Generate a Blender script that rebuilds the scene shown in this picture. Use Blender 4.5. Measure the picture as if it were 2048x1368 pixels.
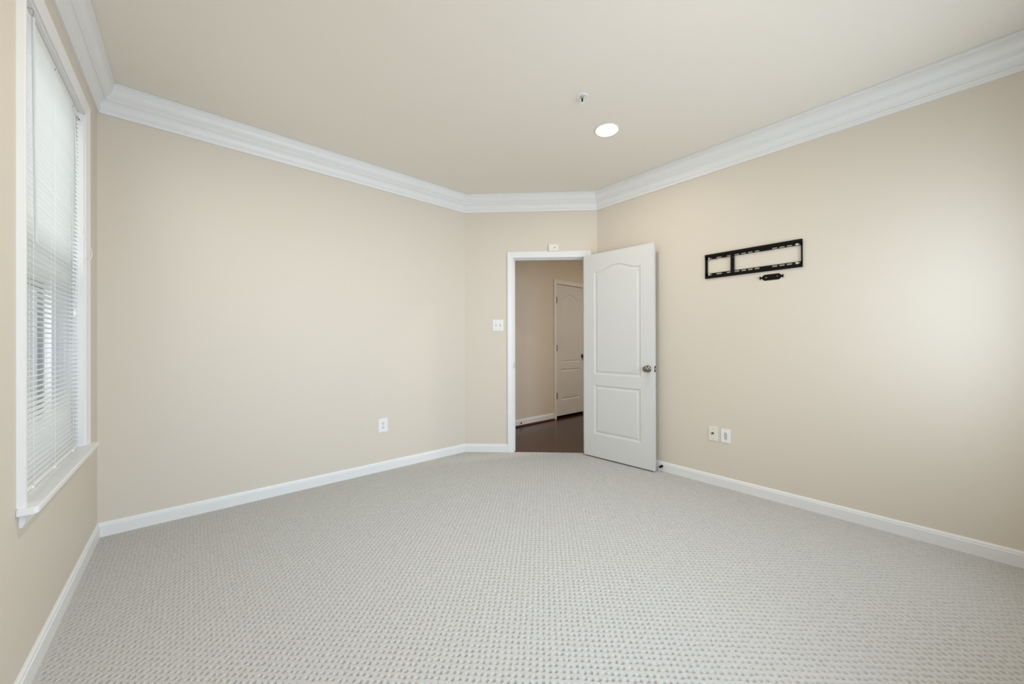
import bpy, bmesh, math, random
import numpy as np
from mathutils import Vector, Matrix
from mathutils.geometry import tessellate_polygon

random.seed(4)
np.random.seed(4)
for o in list(bpy.data.objects):
    bpy.data.objects.remove(o)
scene = bpy.context.scene
COL = scene.collection
S2 = math.sqrt(0.5)

# ------------------------------------------------------------------ camera
EYE = 1.18
YAW, PITCH, ROLL = 0.73238, 0.001525, -0.002463
right = Vector((math.cos(YAW), -math.sin(YAW), 0))
fwd0 = Vector((math.sin(YAW), math.cos(YAW), 0))
upz = Vector((0, 0, 1))
fwd = fwd0 * math.cos(PITCH) + upz * math.sin(PITCH)
up0 = upz * math.cos(PITCH) - fwd0 * math.sin(PITCH)
cr = right * math.cos(ROLL) + up0 * math.sin(ROLL)
cu = up0 * math.cos(ROLL) - right * math.sin(ROLL)
cam_data = bpy.data.cameras.new('camera')
cam = bpy.data.objects.new('camera', cam_data)
COL.objects.link(cam)
M = Matrix((cr, cu, -fwd)).transposed().to_4x4()
M.translation = Vector((0, 0, EYE))
cam.matrix_world = M
cam_data.sensor_width = 36
cam_data.lens = 739.2 / 2048 * 36
cam_data.shift_x = -21.87 / 2048
cam_data.shift_y = 0.83 / 2048
cam_data.clip_start = 0.02
scene.camera = cam

# ------------------------------------------------------------------ room numbers
XL, XR, YA, YB = -0.425, 3.235, 3.418, -0.55      # left, right, far and near wall planes
C2 = (2.223, 3.418)                                # far wall meets the corner wall
C3 = (3.235, 2.406)                                # corner wall meets the right wall
CEIL = 2.772
YH = 3.93                                          # hallway wall

# ------------------------------------------------------------------ view, world, daylight
vs = scene.view_settings
scene.display_settings.display_device = 'sRGB'
vs.view_transform = 'Standard'
vs.look = 'None'
vs.exposure = 0.0
vs.gamma = 1.0
vs.use_curve_mapping = False

world = bpy.data.worlds.new('world')
scene.world = world
world.use_nodes = True
bg = world.node_tree.nodes['Background']
bg.inputs['Color'].default_value = (1.0, 1.0, 1.0, 1)
bg.inputs['Strength'].default_value = 0.75

def area_light(name, loc, direction, sx, sy, watts, color, spread=180):
    l = bpy.data.lights.new(name, 'AREA')
    l.shape = 'RECTANGLE'
    l.size, l.size_y = sx, sy
    l.energy = watts
    l.color = color
    l.spread = math.radians(spread)
    o = bpy.data.objects.new(name, l)
    COL.objects.link(o)
    o.location = loc
    o.rotation_euler = Vector(direction).to_track_quat('-Z', 'Y').to_euler()
    return o

# daylight through the wide front window: open sky, high sky, and the pane nearest the right wall
area_light('daylight_front_sky', (1.10, YB - 0.16, 1.43), (0, 1, 0.05), 1.2, 1.5, 30.5, (1.0, 1.02, 1.14), 150)
area_light('daylight_front_high_sky', (1.10, YB - 0.25, 1.70), (0, 1, -0.36), 1.2, 1.6, 11.5, (0.60, 0.92, 1.36), 90)
area_light('daylight_front_right_pane', (2.60, YB - 0.13, 1.40), (0.35, 1, 0), 0.5, 1.05, 17.5, (0.92, 1.06, 1.26))
# daylight through the blind of the left window
area_light('daylight_left_window', (XL - 0.38, 2.55, 1.62), (1, 0, -0.22), 0.95, 1.75, 12, (1.0, 1.0, 1.0))

# ------------------------------------------------------------------ materials
def new_mat(name):
    m = bpy.data.materials.new(name)
    m.use_nodes = True
    nt = m.node_tree
    return m, nt, nt.nodes['Principled BSDF']

def simple(name, rgb, rough=0.5, metal=0.0, bump=0.0, scale=400.0, spec=None, var=0.0):
    m, nt, b = new_mat(name)
    b.inputs['Base Color'].default_value = (*rgb, 1)
    b.inputs['Roughness'].default_value = rough
    b.inputs['Metallic'].default_value = metal
    if spec is not None:
        b.inputs['Specular IOR Level'].default_value = spec
    tc = nt.nodes.new('ShaderNodeTexCoord')
    n = nt.nodes.new('ShaderNodeTexNoise')
    n.inputs['Scale'].default_value = scale
    n.inputs['Detail'].default_value = 3
    nt.links.new(tc.outputs['Object'], n.inputs['Vector'])
    if bump > 0:
        bp = nt.nodes.new('ShaderNodeBump')
        bp.inputs['Strength'].default_value = bump
        bp.inputs['Distance'].default_value = 0.001
        nt.links.new(n.outputs['Fac'], bp.inputs['Height'])
        nt.links.new(bp.outputs['Normal'], b.inputs['Normal'])
    if var > 0:
        mx = nt.nodes.new('ShaderNodeMix')
        mx.data_type = 'RGBA'
        mx.inputs[6].default_value = (*[c * (1 - var) for c in rgb], 1)
        mx.inputs[7].default_value = (*[min(1, c * (1 + var)) for c in rgb], 1)
        nt.links.new(n.outputs['Fac'], mx.inputs[0])
        nt.links.new(mx.outputs[2], b.inputs['Base Color'])
    return m

M_WALL = simple('wall_paint', (0.712, 0.648, 0.556), 0.55, bump=0.12, scale=260, spec=0.3)
M_CEIL = simple('ceiling_paint', (0.86, 0.81, 0.73), 0.8, bump=0.1, scale=200, spec=0.2)
M_TRIM = simple('trim_paint', (0.83, 0.83, 0.825), 0.38, bump=0.03, scale=90, spec=0.4)
M_DOOR = simple('door_paint', (0.70, 0.70, 0.69), 0.42, bump=0.10, scale=160, spec=0.4)
M_VINYL = simple('window_vinyl', (0.84, 0.86, 0.87), 0.35)
M_PLASTIC = simple('white_plastic', (0.86, 0.86, 0.85), 0.3)
M_ALMOND = simple('almond_plastic', (0.80, 0.78, 0.70), 0.35)
M_WAND = simple('grey_clear_plastic', (0.66, 0.67, 0.68), 0.25)
M_DARK = simple('dark_slot', (0.03, 0.03, 0.03), 0.6)
M_GREYSLOT = simple('grey_slot_shade', (0.55, 0.55, 0.54), 0.5)  # grey base colour paints the shade inside switch and cable slots
M_BLACK = simple('black_steel', (0.006, 0.005, 0.004), 0.6, bump=0.05, scale=900, spec=0.12)
M_NICKEL = simple('satin_nickel', (0.24, 0.225, 0.19), 0.22, metal=1.0)
M_BRONZE = simple('dark_bronze', (0.016, 0.014, 0.012), 0.45, metal=0.2)
M_STEEL = simple('zinc_screw', (0.55, 0.55, 0.53), 0.35, metal=1.0)
M_CHROME = simple('sprinkler_chrome', (0.62, 0.62, 0.62), 0.22, metal=1.0)
M_SCREEN = simple('screen_frame', (0.10, 0.11, 0.12), 0.5)
M_SHOE = simple('stained_shoe_moulding', (0.07, 0.018, 0.012), 0.3)
M_CORD = simple('blind_cord', (0.86, 0.86, 0.83), 0.7)
M_SUB = simple('subfloor', (0.25, 0.24, 0.22), 0.9)

def carpet_material():
    m, nt, b = new_mat('loop_carpet')
    b.inputs['Roughness'].default_value = 0.95
    b.inputs['Specular IOR Level'].default_value = 0.1
    tc = nt.nodes.new('ShaderNodeTexCoord')
    n = nt.nodes.new('ShaderNodeTexNoise')
    n.inputs['Scale'].default_value = 260
    n.inputs['Detail'].default_value = 4
    n.inputs['Roughness'].default_value = 0.7
    mx = nt.nodes.new('ShaderNodeMix')
    mx.data_type = 'RGBA'
    mx.inputs[6].default_value = (0.375, 0.364, 0.342, 1)
    mx.inputs[7].default_value = (0.71, 0.69, 0.655, 1)
    nt.links.new(tc.outputs['Object'], n.inputs['Vector'])
    nt.links.new(n.outputs['Fac'], mx.inputs[0])
    nt.links.new(mx.outputs[2], b.inputs['Base Color'])
    bp = nt.nodes.new('ShaderNodeBump')
    bp.inputs['Strength'].default_value = 0.4
    bp.inputs['Distance'].default_value = 0.0012
    nt.links.new(n.outputs['Fac'], bp.inputs['Height'])
    nt.links.new(bp.outputs['Normal'], b.inputs['Normal'])
    return m
M_CARPET = carpet_material()

def wood_material():
    m, nt, b = new_mat('dark_hardwood')
    tc = nt.nodes.new('ShaderNodeTexCoord')
    mp = nt.nodes.new('ShaderNodeMapping')
    br = nt.nodes.new('ShaderNodeTexBrick')
    br.inputs['Scale'].default_value = 1.0
    br.inputs['Brick Width'].default_value = 1.1
    br.inputs['Row Height'].default_value = 0.083
    br.inputs['Mortar Size'].default_value = 0.0012
    br.inputs['Color1'].default_value = (0.052, 0.017, 0.009, 1)
    br.inputs['Color2'].default_value = (0.072, 0.025, 0.014, 1)
    br.inputs['Mortar'].default_value = (0.02, 0.009, 0.006, 1)
    n = nt.nodes.new('ShaderNodeTexNoise')
    n.inputs['Scale'].default_value = 12
    n.inputs['Detail'].default_value = 6
    mp2 = nt.nodes.new('ShaderNodeMapping')
    mp2.inputs['Scale'].default_value = (1, 14, 1)
    mx = nt.nodes.new('ShaderNodeMix')
    mx.data_type = 'RGBA'
    mx.blend_type = 'MULTIPLY'
    mx.inputs[0].default_value = 0.5
    nt.links.new(tc.outputs['Object'], mp.inputs['Vector'])
    nt.links.new(mp.outputs['Vector'], br.inputs['Vector'])
    nt.links.new(tc.outputs['Object'], mp2.inputs['Vector'])
    nt.links.new(mp2.outputs['Vector'], n.inputs['Vector'])
    nt.links.new(br.outputs['Color'], mx.inputs[6])
    nt.links.new(n.outputs['Color'], mx.inputs[7])
    nt.links.new(mx.outputs[2], b.inputs['Base Color'])
    b.inputs['Roughness'].default_value = 0.2
    b.inputs['Specular IOR Level'].default_value = 0.35
    return m
M_WOOD = wood_material()

def slat_material():
    m = bpy.data.materials.new('blind_slat_vinyl')
    m.use_nodes = True
    nt = m.node_tree
    nt.nodes.clear()
    out = nt.nodes.new('ShaderNodeOutputMaterial')
    d = nt.nodes.new('ShaderNodeBsdfDiffuse')
    d.inputs['Color'].default_value = (0.86, 0.87, 0.87, 1)
    t = nt.nodes.new('ShaderNodeBsdfTranslucent')
    t.inputs['Color'].default_value = (0.86, 0.88, 0.89, 1)
    g = nt.nodes.new('ShaderNodeBsdfGlossy')
    g.inputs['Roughness'].default_value = 0.35
    m1 = nt.nodes.new('ShaderNodeMixShader')
    m1.inputs[0].default_value = 0.2
    m2 = nt.nodes.new('ShaderNodeMixShader')
    m2.inputs[0].default_value = 0.04
    nt.links.new(d.outputs[0], m1.inputs[1])
    nt.links.new(t.outputs[0], m1.inputs[2])
    nt.links.new(m1.outputs[0], m2.inputs[1])
    nt.links.new(g.outputs[0], m2.inputs[2])
    nt.links.new(m2.outputs[0], out.inputs['Surface'])
    return m
M_SLAT = slat_material()

def glass_material():
    m = bpy.data.materials.new('window_glass')
    m.use_nodes = True
    nt = m.node_tree
    nt.nodes.clear()
    out = nt.nodes.new('ShaderNodeOutputMaterial')
    t = nt.nodes.new('ShaderNodeBsdfTransparent')
    t.inputs['Color'].default_value = (0.96, 0.98, 0.97, 1)
    g = nt.nodes.new('ShaderNodeBsdfGlossy')
    g.inputs['Roughness'].default_value = 0.02
    f = nt.nodes.new('ShaderNodeFresnel')
    gm = nt.nodes.new('ShaderNodeNewGeometry')
    mr = nt.nodes.new('ShaderNodeMapRange')      # same reflectance from both faces of the pane
    mr.inputs['To Min'].default_value = 1.45
    mr.inputs['To Max'].default_value = 1 / 1.45
    nt.links.new(gm.outputs['Backfacing'], mr.inputs['Value'])
    nt.links.new(mr.outputs['Result'], f.inputs['IOR'])
    mx = nt.nodes.new('ShaderNodeMixShader')
    nt.links.new(f.outputs[0], mx.inputs[0])
    nt.links.new(t.outputs[0], mx.inputs[1])
    nt.links.new(g.outputs[0], mx.inputs[2])
    nt.links.new(mx.outputs[0], out.inputs['Surface'])
    return m
M_GLASS = glass_material()

def mesh_screen_material():
    m = bpy.data.materials.new('insect_mesh')
    m.use_nodes = True
    nt = m.node_tree
    nt.nodes.clear()
    out = nt.nodes.new('ShaderNodeOutputMaterial')
    t = nt.nodes.new('ShaderNodeBsdfTransparent')
    d = nt.nodes.new('ShaderNodeBsdfDiffuse')
    d.inputs['Color'].default_value = (0.12, 0.12, 0.13, 1)
    mx = nt.nodes.new('ShaderNodeMixShader')
    mx.inputs[0].default_value = 0.13
    nt.links.new(t.outputs[0], mx.inputs[1])
    nt.links.new(d.outputs[0], mx.inputs[2])
    nt.links.new(mx.outputs[0], out.inputs['Surface'])
    return m
M_MESH = mesh_screen_material()

def lamp_material():
    m = bpy.data.materials.new('lamp_lens')
    m.use_nodes = True
    nt = m.node_tree
    nt.nodes.clear()
    out = nt.nodes.new('ShaderNodeOutputMaterial')
    e = nt.nodes.new('ShaderNodeEmission')
    e.inputs['Color'].default_value = (1.0, 0.93, 0.82, 1)
    e.inputs['Strength'].default_value = 9.0
    nt.links.new(e.outputs[0], out.inputs['Surface'])
    return m
M_LAMP = lamp_material()

# ------------------------------------------------------------------ helpers
class Frame:
    """wall coordinates: s along the wall, n into the room, z up"""
    def __init__(self, A, B, into=None):
        self.A = Vector((A[0], A[1]))
        d = Vector((B[0], B[1])) - self.A
        self.L = d.length
        self.e = d / self.L
        n = Vector((self.e.y, -self.e.x))
        if into is not None and (Vector(into) - self.A).dot(n) < 0:
            n = -n
        self.n = n
    def p(self, s, n, z):
        q = self.A + self.e * s + self.n * n
        return Vector((q.x, q.y, z))

def finish(name, verts, faces, mat, parent=None, smooth=False, bevel=0.0):
    me = bpy.data.meshes.new(name)
    me.from_pydata([tuple(v) for v in verts], [], faces)
    bm = bmesh.new()
    bm.from_mesh(me)
    bmesh.ops.remove_doubles(bm, verts=bm.verts, dist=1e-6)
    bmesh.ops.recalc_face_normals(bm, faces=bm.faces)
    bm.to_mesh(me)
    bm.free()
    me.materials.append(mat)
    if smooth:
        me.polygons.foreach_set('use_smooth', [True] * len(me.polygons))
    o = bpy.data.objects.new(name, me)
    COL.objects.link(o)
    if bevel > 0:
        b = o.modifiers.new('bevel', 'BEVEL')
        b.width = bevel
        b.segments = 2
        b.limit_method = 'ANGLE'
    if parent is not None:
        o.parent = parent
    return o

def empty(name, loc=(0, 0, 0)):
    o = bpy.data.objects.new(name, None)
    o.empty_display_size = 0.05
    COL.objects.link(o)
    o.location = loc
    return o

def attach(parent, *kids):
    """parent keeping the children where they were built"""
    for k in kids:
        k.parent = parent
        k.matrix_parent_inverse = Matrix.Translation(-Vector(parent.location))

def tag(o, label, cat, group=None, kind=None):
    o['label'] = label
    o['category'] = cat
    if group:
        o['group'] = group
    if kind:
        o['kind'] = kind
    return o

def structure(o, label, cat):
    return tag(o, label, cat, kind='structure')

class MB:
    def __init__(self):
        self.v, self.f = [], []
    def add(self, verts, faces):
        b = len(self.v)
        self.v += [Vector(x) for x in verts]
        self.f += [tuple(b + i for i in f) for f in faces]
        return self
    def hexa(self, c):
        return self.add(c, [(0, 1, 2, 3), (4, 7, 6, 5), (0, 4, 5, 1), (1, 5, 6, 2), (2, 6, 7, 3), (3, 7, 4, 0)])
    def box(self, fr, s0, s1, n0, n1, z0, z1):
        return self.hexa([fr.p(s0, n0, z0), fr.p(s1, n0, z0), fr.p(s1, n1, z0), fr.p(s0, n1, z0),
                          fr.p(s0, n0, z1), fr.p(s1, n0, z1), fr.p(s1, n1, z1), fr.p(s0, n1, z1)])
    def tube(self, pts, r, seg=10, closed_ends=True):
        pts = [Vector(p) for p in pts]
        rs = r if isinstance(r, (list, tuple)) else [r] * len(pts)
        b = len(self.v)
        prev = None
        for i, p in enumerate(pts):
            t = (pts[min(i + 1, len(pts) - 1)] - pts[max(i - 1, 0)]).normalized()
            if prev is None:
                a = t.orthogonal().normalized()
            else:
                a = (prev - t * prev.dot(t)).normalized()
            prev = a
            c = t.cross(a)
            for k in range(seg):
                th = 2 * math.pi * k / seg
                self.v.append(p + (a * math.cos(th) + c * math.sin(th)) * rs[i])
        for i in range(len(pts) - 1):
            for k in range(seg):
                k2 = (k + 1) % seg
                self.f.append((b + i * seg + k, b + i * seg + k2, b + (i + 1) * seg + k2, b + (i + 1) * seg + k))
        if closed_ends:
            self.f.append(tuple(b + k for k in range(seg))[::-1])
            self.f.append(tuple(b + (len(pts) - 1) * seg + k for k in range(seg)))
        return self
    def lathe(self, origin, axis, profile, seg=32):
        """profile: (radius, distance along axis)"""
        ax = Vector(axis).normalized()
        a = ax.orthogonal().normalized()
        c = ax.cross(a)
        o = Vector(origin)
        b = len(self.v)
        for (r, h) in profile:
            for k in range(seg):
                th = 2 * math.pi * k / seg
                self.v.append(o + ax * h + (a * math.cos(th) + c * math.sin(th)) * max(r, 1e-5))
        for i in range(len(profile) - 1):
            for k in range(seg):
                k2 = (k + 1) % seg
                self.f.append((b + i * seg + k, b + i * seg + k2, b + (i + 1) * seg + k2, b + (i + 1) * seg + k))
        self.f.append(tuple(b + k for k in range(seg))[::-1])
        self.f.append(tuple(b + (len(profile) - 1) * seg + k for k in range(seg)))
        return self
    def plate(self, fr, outer, holes, n0, n1, outer2=None):
        """flat plate in wall coordinates (s, z) with holes, from depth n0 to n1"""
        loops = [outer] + list(holes)
        tri = tessellate_polygon([[Vector((x, y, 0)) for x, y in l] for l in loops])
        flat = [q for l in loops for q in l]
        flat2 = [q for l in ([outer2 or outer] + list(holes)) for q in l]
        N = len(flat)
        v = [fr.p(x, n0, y) for x, y in flat] + [fr.p(x, n1, y) for x, y in flat2]
        f = [tuple(t) for t in tri] + [tuple(N + i for i in t)[::-1] for t in tri]
        b = 0
        for l in loops:
            k = len(l)
            for i in range(k):
                j = (i + 1) % k
                f.append((b + i, b + j, N + b + j, N + b + i))
            b += k
        return self.add(v, f)
    def build(self, name, mat, parent=None, smooth=False, bevel=0.0):
        return finish(name, self.v, self.f, mat, parent, smooth, bevel)

def rect(s0, s1, z0, z1):
    return [(s0, z0), (s1, z0), (s1, z1), (s0, z1)]

def circle(cx, cy, r, n=24):
    return [(cx + r * math.cos(2 * math.pi * i / n), cy + r * math.sin(2 * math.pi * i / n)) for i in range(n)]

def slot(cx, cy, w, h, n=6):
    """rounded-end horizontal slot"""
    r = h / 2
    pts = []
    for i in range(n + 1):
        a = -math.pi / 2 + math.pi * i / n
        pts.append((cx + w / 2 - r + r * math.cos(a), cy + r * math.sin(a)))
    for i in range(n + 1):
        a = math.pi / 2 + math.pi * i / n
        pts.append((cx - w / 2 + r + r * math.cos(a), cy + r * math.sin(a)))
    return pts

def rrect(s0, s1, z0, z1, r, n=4):
    pts = []
    for cx, cy, a0 in ((s1 - r, z0 + r, -90), (s1 - r, z1 - r, 0), (s0 + r, z1 - r, 90), (s0 + r, z0 + r, 180)):
        for i in range(n + 1):
            a = math.radians(a0 + 90 * i / n)
            pts.append((cx + r * math.cos(a), cy + r * math.sin(a)))
    return pts

# ------------------------------------------------------------------ room shell
CENTER = (1.4, 1.2)
ROOM = [(XL, YB), (XL, YA), C2, C3, (XR, YB)]       # clockwise seen from above
EDGE = {'left': 0, 'back': 1, 'corner': 2, 'right': 3, 'front': 4}
FR = {k: Frame(ROOM[i], ROOM[(i + 1) % 5], CENTER) for k, i in EDGE.items()}

def corner_point(j, off):
    """room corner j moved inward by off from both its walls"""
    f1, f2 = Frame(ROOM[j - 1], ROOM[j], CENTER), Frame(ROOM[j], ROOM[(j + 1) % 5], CENTER)
    p1, d1 = f1.A + f1.n * off, f1.e
    p2, d2 = f2.A + f2.n * off, f2.e
    den = d1.x * d2.y - d1.y * d2.x
    w = p2 - p1
    t = (w.x * d2.y - w.y * d2.x) / den
    return p1 + d1 * t

WT = 0.13
def wall(side, holes, label):
    i = EDGE[side]
    fr = FR[side]
    a = (corner_point(i, -WT) - fr.A).dot(fr.e)
    b = (corner_point((i + 1) % 5, -WT) - fr.A).dot(fr.e)
    outer = rect(0, fr.L, -0.02, CEIL + 0.002)
    outer2 = rect(a, b, -0.02, CEIL + 0.002)
    m = MB().plate(fr, outer, holes, 0, -WT, outer2)
    structure(m.build('wall_' + side, M_WALL), label, 'wall')

# openings, in each wall's own s
WIN_Y0, WIN_Y1, WIN_Z0, WIN_Z1 = 2.074, 3.037, 0.616, 2.412
LW = (WIN_Y0 - YB, WIN_Y1 - YB)
DOOR_S0, DOOR_S1, DOOR_H = 0.533, 1.300, 2.096
FRW = (XR - 2.80, XR - 0.40)       # front wall runs from the right wall to the left wall
wall('left', [rect(LW[0], LW[1], WIN_Z0, WIN_Z1)], 'beige painted wall with the tall blind covered window')
wall('back', [], 'long plain beige wall between window corner and doorway wall')
fr = FR['corner']
structure(MB().plate(fr, [(0, -0.02), (DOOR_S0 - 0.018, -0.02), (DOOR_S0 - 0.018, DOOR_H + 0.018), (DOOR_S1 + 0.018, DOOR_H + 0.018),
                          (DOOR_S1 + 0.018, -0.02), (fr.L, -0.02), (fr.L, CEIL), (0, CEIL)], [], 0, -WT)
          .build('wall_corner', M_WALL), 'short angled beige wall holding the open doorway', 'wall')
wall('right', [], 'beige wall with the black television mount')
wall('front', [rect(FRW[0], FRW[1], 0.65, 2.21)], 'beige wall behind the camera with a wide window')

# ceiling with two round holes for the recessed lamps
LAMPS = [(2.318, 1.632), (0.75, 1.35)]
HALL_FILL = (4.6, 2.0)  # unseen downlight, added to brighten the hallway
class Flat:
    @staticmethod
    def p(s, n, z):
        return Vector((s, z, n))
ceil_poly = [tuple(corner_point(i, -0.05)) for i in range(5)]
MB().plate(Flat, ceil_poly, [circle(x, y, 0.083, 40) for x, y in LAMPS], CEIL, CEIL + 0.10).build('ceiling', M_CEIL)
structure(bpy.data.objects['ceiling'], 'flat beige painted ceiling', 'ceiling')
MB().plate(Flat, ceil_poly, [], CEIL + 0.14, CEIL + 0.18).build('ceiling_deck', M_SUB)
structure(bpy.data.objects['ceiling_deck'], 'deck above the ceiling', 'ceiling')

# carpet: pattern cells run at 45 degrees to the walls
def build_carpet():
    PITCH_C, K = 0.0245, 7
    st = PITCH_C / K
    a_max = (C2[0] + C2[1]) * S2 + 0.004
    a = a_max - st * np.arange(int((a_max - (XL + YB - 0.06) * S2) / st) + 2)
    b0, b1 = (XL - YA - 0.06) * S2, (XR - YB + 0.06) * S2
    b = b0 + st * np.arange(int((b1 - b0) / st) + 2)
    A, B = np.meshgrid(a, b, indexing='ij')
    ia = np.floor((a_max - A) / PITCH_C + 1e-6).astype(int)
    ib = np.floor((B - b0) / PITCH_C + 1e-6).astype(int)
    rng = np.random.RandomState(7)
    NA, NB = ia.max() + 2, ib.max() + 2
    ja, jb = rng.uniform(-.11, .11, (NA, NB)), rng.uniform(-.11, .11, (NA, NB))
    dep = rng.uniform(.6, 1.3, (NA, NB))
    fa = ((a_max - A) / PITCH_C) % 1.0 - 0.5 + ja[ia, ib]
    fb = ((B - b0) / PITCH_C) % 1.0 - 0.5 + jb[ia, ib]
    rad = np.sqrt((fa / .20) ** 2 + (fb / .27) ** 2)
    pit = np.clip((1.25 - rad) / 0.7, 0, 1)
    pit = pit * pit * (3 - 2 * pit)
    X, Y = (A + B) * S2, (A - B) * S2
    edge = np.minimum(np.minimum(X - XL, XR - X), YA - Y)       # tucked tight along the baseboards
    pit = pit * np.clip((edge - 0.014) / 0.012, 0, 1)
    h = -0.0155 * dep[ia, ib] * pit + rng.normal(0, 0.0006, A.shape)
    X, Y = (A + B) * S2, (A - B) * S2
    m = 0.06
    inside = (X > XL - m) & (X < XR + m) & (Y > YB - m) & (Y < YA + m)
    n0, n1 = A.shape
    idx = np.arange(n0 * n1).reshape(n0, n1)
    ok = inside[:-1, :-1] & inside[1:, :-1] & inside[:-1, 1:] & inside[1:, 1:]
    q = np.stack([idx[:-1, :-1], idx[:-1, 1:], idx[1:, 1:], idx[1:, :-1]], -1)[ok]
    used = np.unique(q)
    remap = np.full(n0 * n1, -1)
    remap[used] = np.arange(len(used))
    q = remap[q]
    co = np.stack([X.ravel(), Y.ravel(), h.ravel()], -1)[used].astype(np.float32)
    me = bpy.data.meshes.new('floor')
    me.vertices.add(len(co))
    me.vertices.foreach_set('co', co.ravel())
    me.loops.add(q.size)
    me.loops.foreach_set('vertex_index', q.ravel().astype(np.int32))
    me.polygons.add(len(q))
    me.polygons.foreach_set('loop_start', (np.arange(len(q)) * 4).astype(np.int32))
    me.polygons.foreach_set('loop_total', np.full(len(q), 4, np.int32))
    me.polygons.foreach_set('use_smooth', np.ones(len(q), bool))
    me.update(calc_edges=True)
    me.validate()
    me.materials.append(M_CARPET)
    if me.polygons[0].normal.z < 0:
        me.flip_normals()
    o = bpy.data.objects.new('floor', me)
    COL.objects.link(o)
    structure(o, 'pale grey loop carpet with small dotted weave', 'floor')
build_carpet()

# hallway beyond the door
HX0, HX1, HY0 = 2.3, 6.1, 0.6
MB().plate(Flat, [(C2[0], C2[1] + 0.006), (C3[0], C3[1] + 0.006), (C3[0], HY0 - .05), (HX1 + .05, HY0 - .05), (HX1 + .05, YH + .7), (1.65, YH + .7)], [], -0.05, -0.004).build('floor_hall', M_WOOD)
structure(bpy.data.objects['floor_hall'], 'dark brown hardwood floor of the hallway beyond the doorway', 'floor')
MB().plate(Flat, [(XL - .1, YB - .1), (XR + .1, YB - .1), (XR + .1, YA + .1), (XL - .1, YA + .1)], [], -0.12, -0.06).build('floor_slab', M_SUB)
structure(bpy.data.objects['floor_slab'], 'floor slab under the carpet', 'floor')
MB().plate(Flat, [(1.65, YH + .05), (1.65, YA + .1), (C2[0], YA + .1), (C3[0] + .1, C3[1]), (C3[0] + .1, HY0 - .05), (HX1 + .05, HY0 - .05), (HX1 + .05, YH + .05)], [circle(*HALL_FILL, 0.083, 40)], CEIL, CEIL + 0.08).build('ceiling_hall', M_CEIL)
structure(bpy.data.objects['ceiling_hall'], 'hallway ceiling', 'ceiling')
FH = Frame((HX0 - 0.6, YH), (HX1, YH), (4.0, 3.0))      # s = X - 1.7
D2X0, D2X1, D2H = 4.237, 4.990, 2.100
sx = lambda x: x - (HX0 - 0.6)
structure(MB().plate(FH, [(0, -0.02), (sx(D2X0) - .018, -0.02), (sx(D2X0) - .018, D2H + .02), (sx(D2X1) + .018, D2H + .02), (sx(D2X1) + .018, -0.02),
                          (FH.L, -0.02), (FH.L, CEIL), (0, CEIL)], [], 0, -0.12).build('wall_hall', M_WALL), 'beige hallway wall seen through the doorway', 'wall')
FHR = Frame((HX1, HY0), (HX1, YH), (4, 3))
structure(MB().plate(FHR, rect(0, FHR.L, -.02, CEIL), [], 0, -.1).build('wall_hall_right', M_WALL), 'far end wall of the hallway', 'wall')
FHF = Frame((C3[0] + WT, HY0), (HX1, HY0), (5, 3))
structure(MB().plate(FHF, rect(0, FHF.L, -.02, CEIL), [], 0, -.1).build('wall_hall_front', M_WALL), 'near end wall of the hallway', 'wall')
FHL = Frame((1.7, YA + WT), (1.7, YH), (4, 3.8))
structure(MB().plate(FHL, rect(0, FHL.L, -.02, CEIL), [], 0, -.1).build('wall_hall_left', M_WALL), 'left end wall of the hallway', 'wall')
cl = MB()  # unseen box added to block outside light below the hallway door
for bx in ((-.3, D2X1 - D2X0 + .3, -.66, -.60, -.02, 2.4), (-.3, -.24, -.60, -.12, -.02, 2.4), (D2X1 - D2X0 + .24, D2X1 - D2X0 + .3, -.60, -.12, -.02, 2.4), (-.3, D2X1 - D2X0 + .3, -.66, -.12, 2.34, 2.4)):
    cl.box(FH, sx(D2X0) + bx[0], sx(D2X0) + bx[1], *bx[2:])
structure(cl.build('wall_light_block', M_SUB), 'added unseen box keeping the gap under the hallway door dark', 'wall')

# ------------------------------------------------------------------ crown, baseboards
def arc(p0, p1, bulge, n=6):
    """points from p0 to p1 along a bowed curve"""
    (x0, y0), (x1, y1) = p0, p1
    L = math.hypot(x1 - x0, y1 - y0)
    nx, ny = -(y1 - y0) / L, (x1 - x0) / L
    return [(x0 + (x1 - x0) * t + nx * bulge * 4 * t * (1 - t), y0 + (y1 - y0) * t + ny * bulge * 4 * t * (1 - t))
            for t in [i / n for i in range(n + 1)]]

CROWN = [(0.0, -0.177), (0.012, -0.177), (0.0135, -0.174), (0.0135, -0.157), (0.017, -0.154), (0.017, -0.150)]
CROWN += arc((0.014, -0.146), (0.036, -0.098), 0.007)
CROWN += [(0.041, -0.098), (0.0425, -0.095), (0.0425, -0.089), (0.046, -0.087)]
CROWN += arc((0.046, -0.080), (0.075, -0.020), -0.010, 8)
CROWN += [(0.0765, -0.013), (0.0835, -0.011), (0.0835, -0.001), (0.0, -0.001)]
BASE = [(0.0, 0.0855), (0.003, 0.0855)] + arc((0.004, 0.082), (0.0095, 0.071), 0.0015, 4) + [(0.0095, 0.067), (0.0125, 0.064), (0.0125, -0.012), (0.0, -0.012)]

def sweep_wall(name, side, profile, zoff, mat, s_from=None, s_to=None):
    i = EDGE[side]
    fr = FR[side]
    v, f = [], []
    n = len(profile)
    for end in (0, 1):
        for (p, z) in profile:
            c = corner_point((i + end) % 5, p)
            s = (c - fr.A).dot(fr.e)
            if end == 0 and s_from is not None:
                s = s_from
            if end == 1 and s_to is not None:
                s = s_to
            v.append(fr.p(s, p, z + zoff))
    for k in range(n):
        k2 = (k + 1) % n
        f.append((k, k2, n + k2, n + k))
    f += [tuple(range(n))[::-1], tuple(range(n, 2 * n))]
    return finish(name, v, f, mat)

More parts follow.
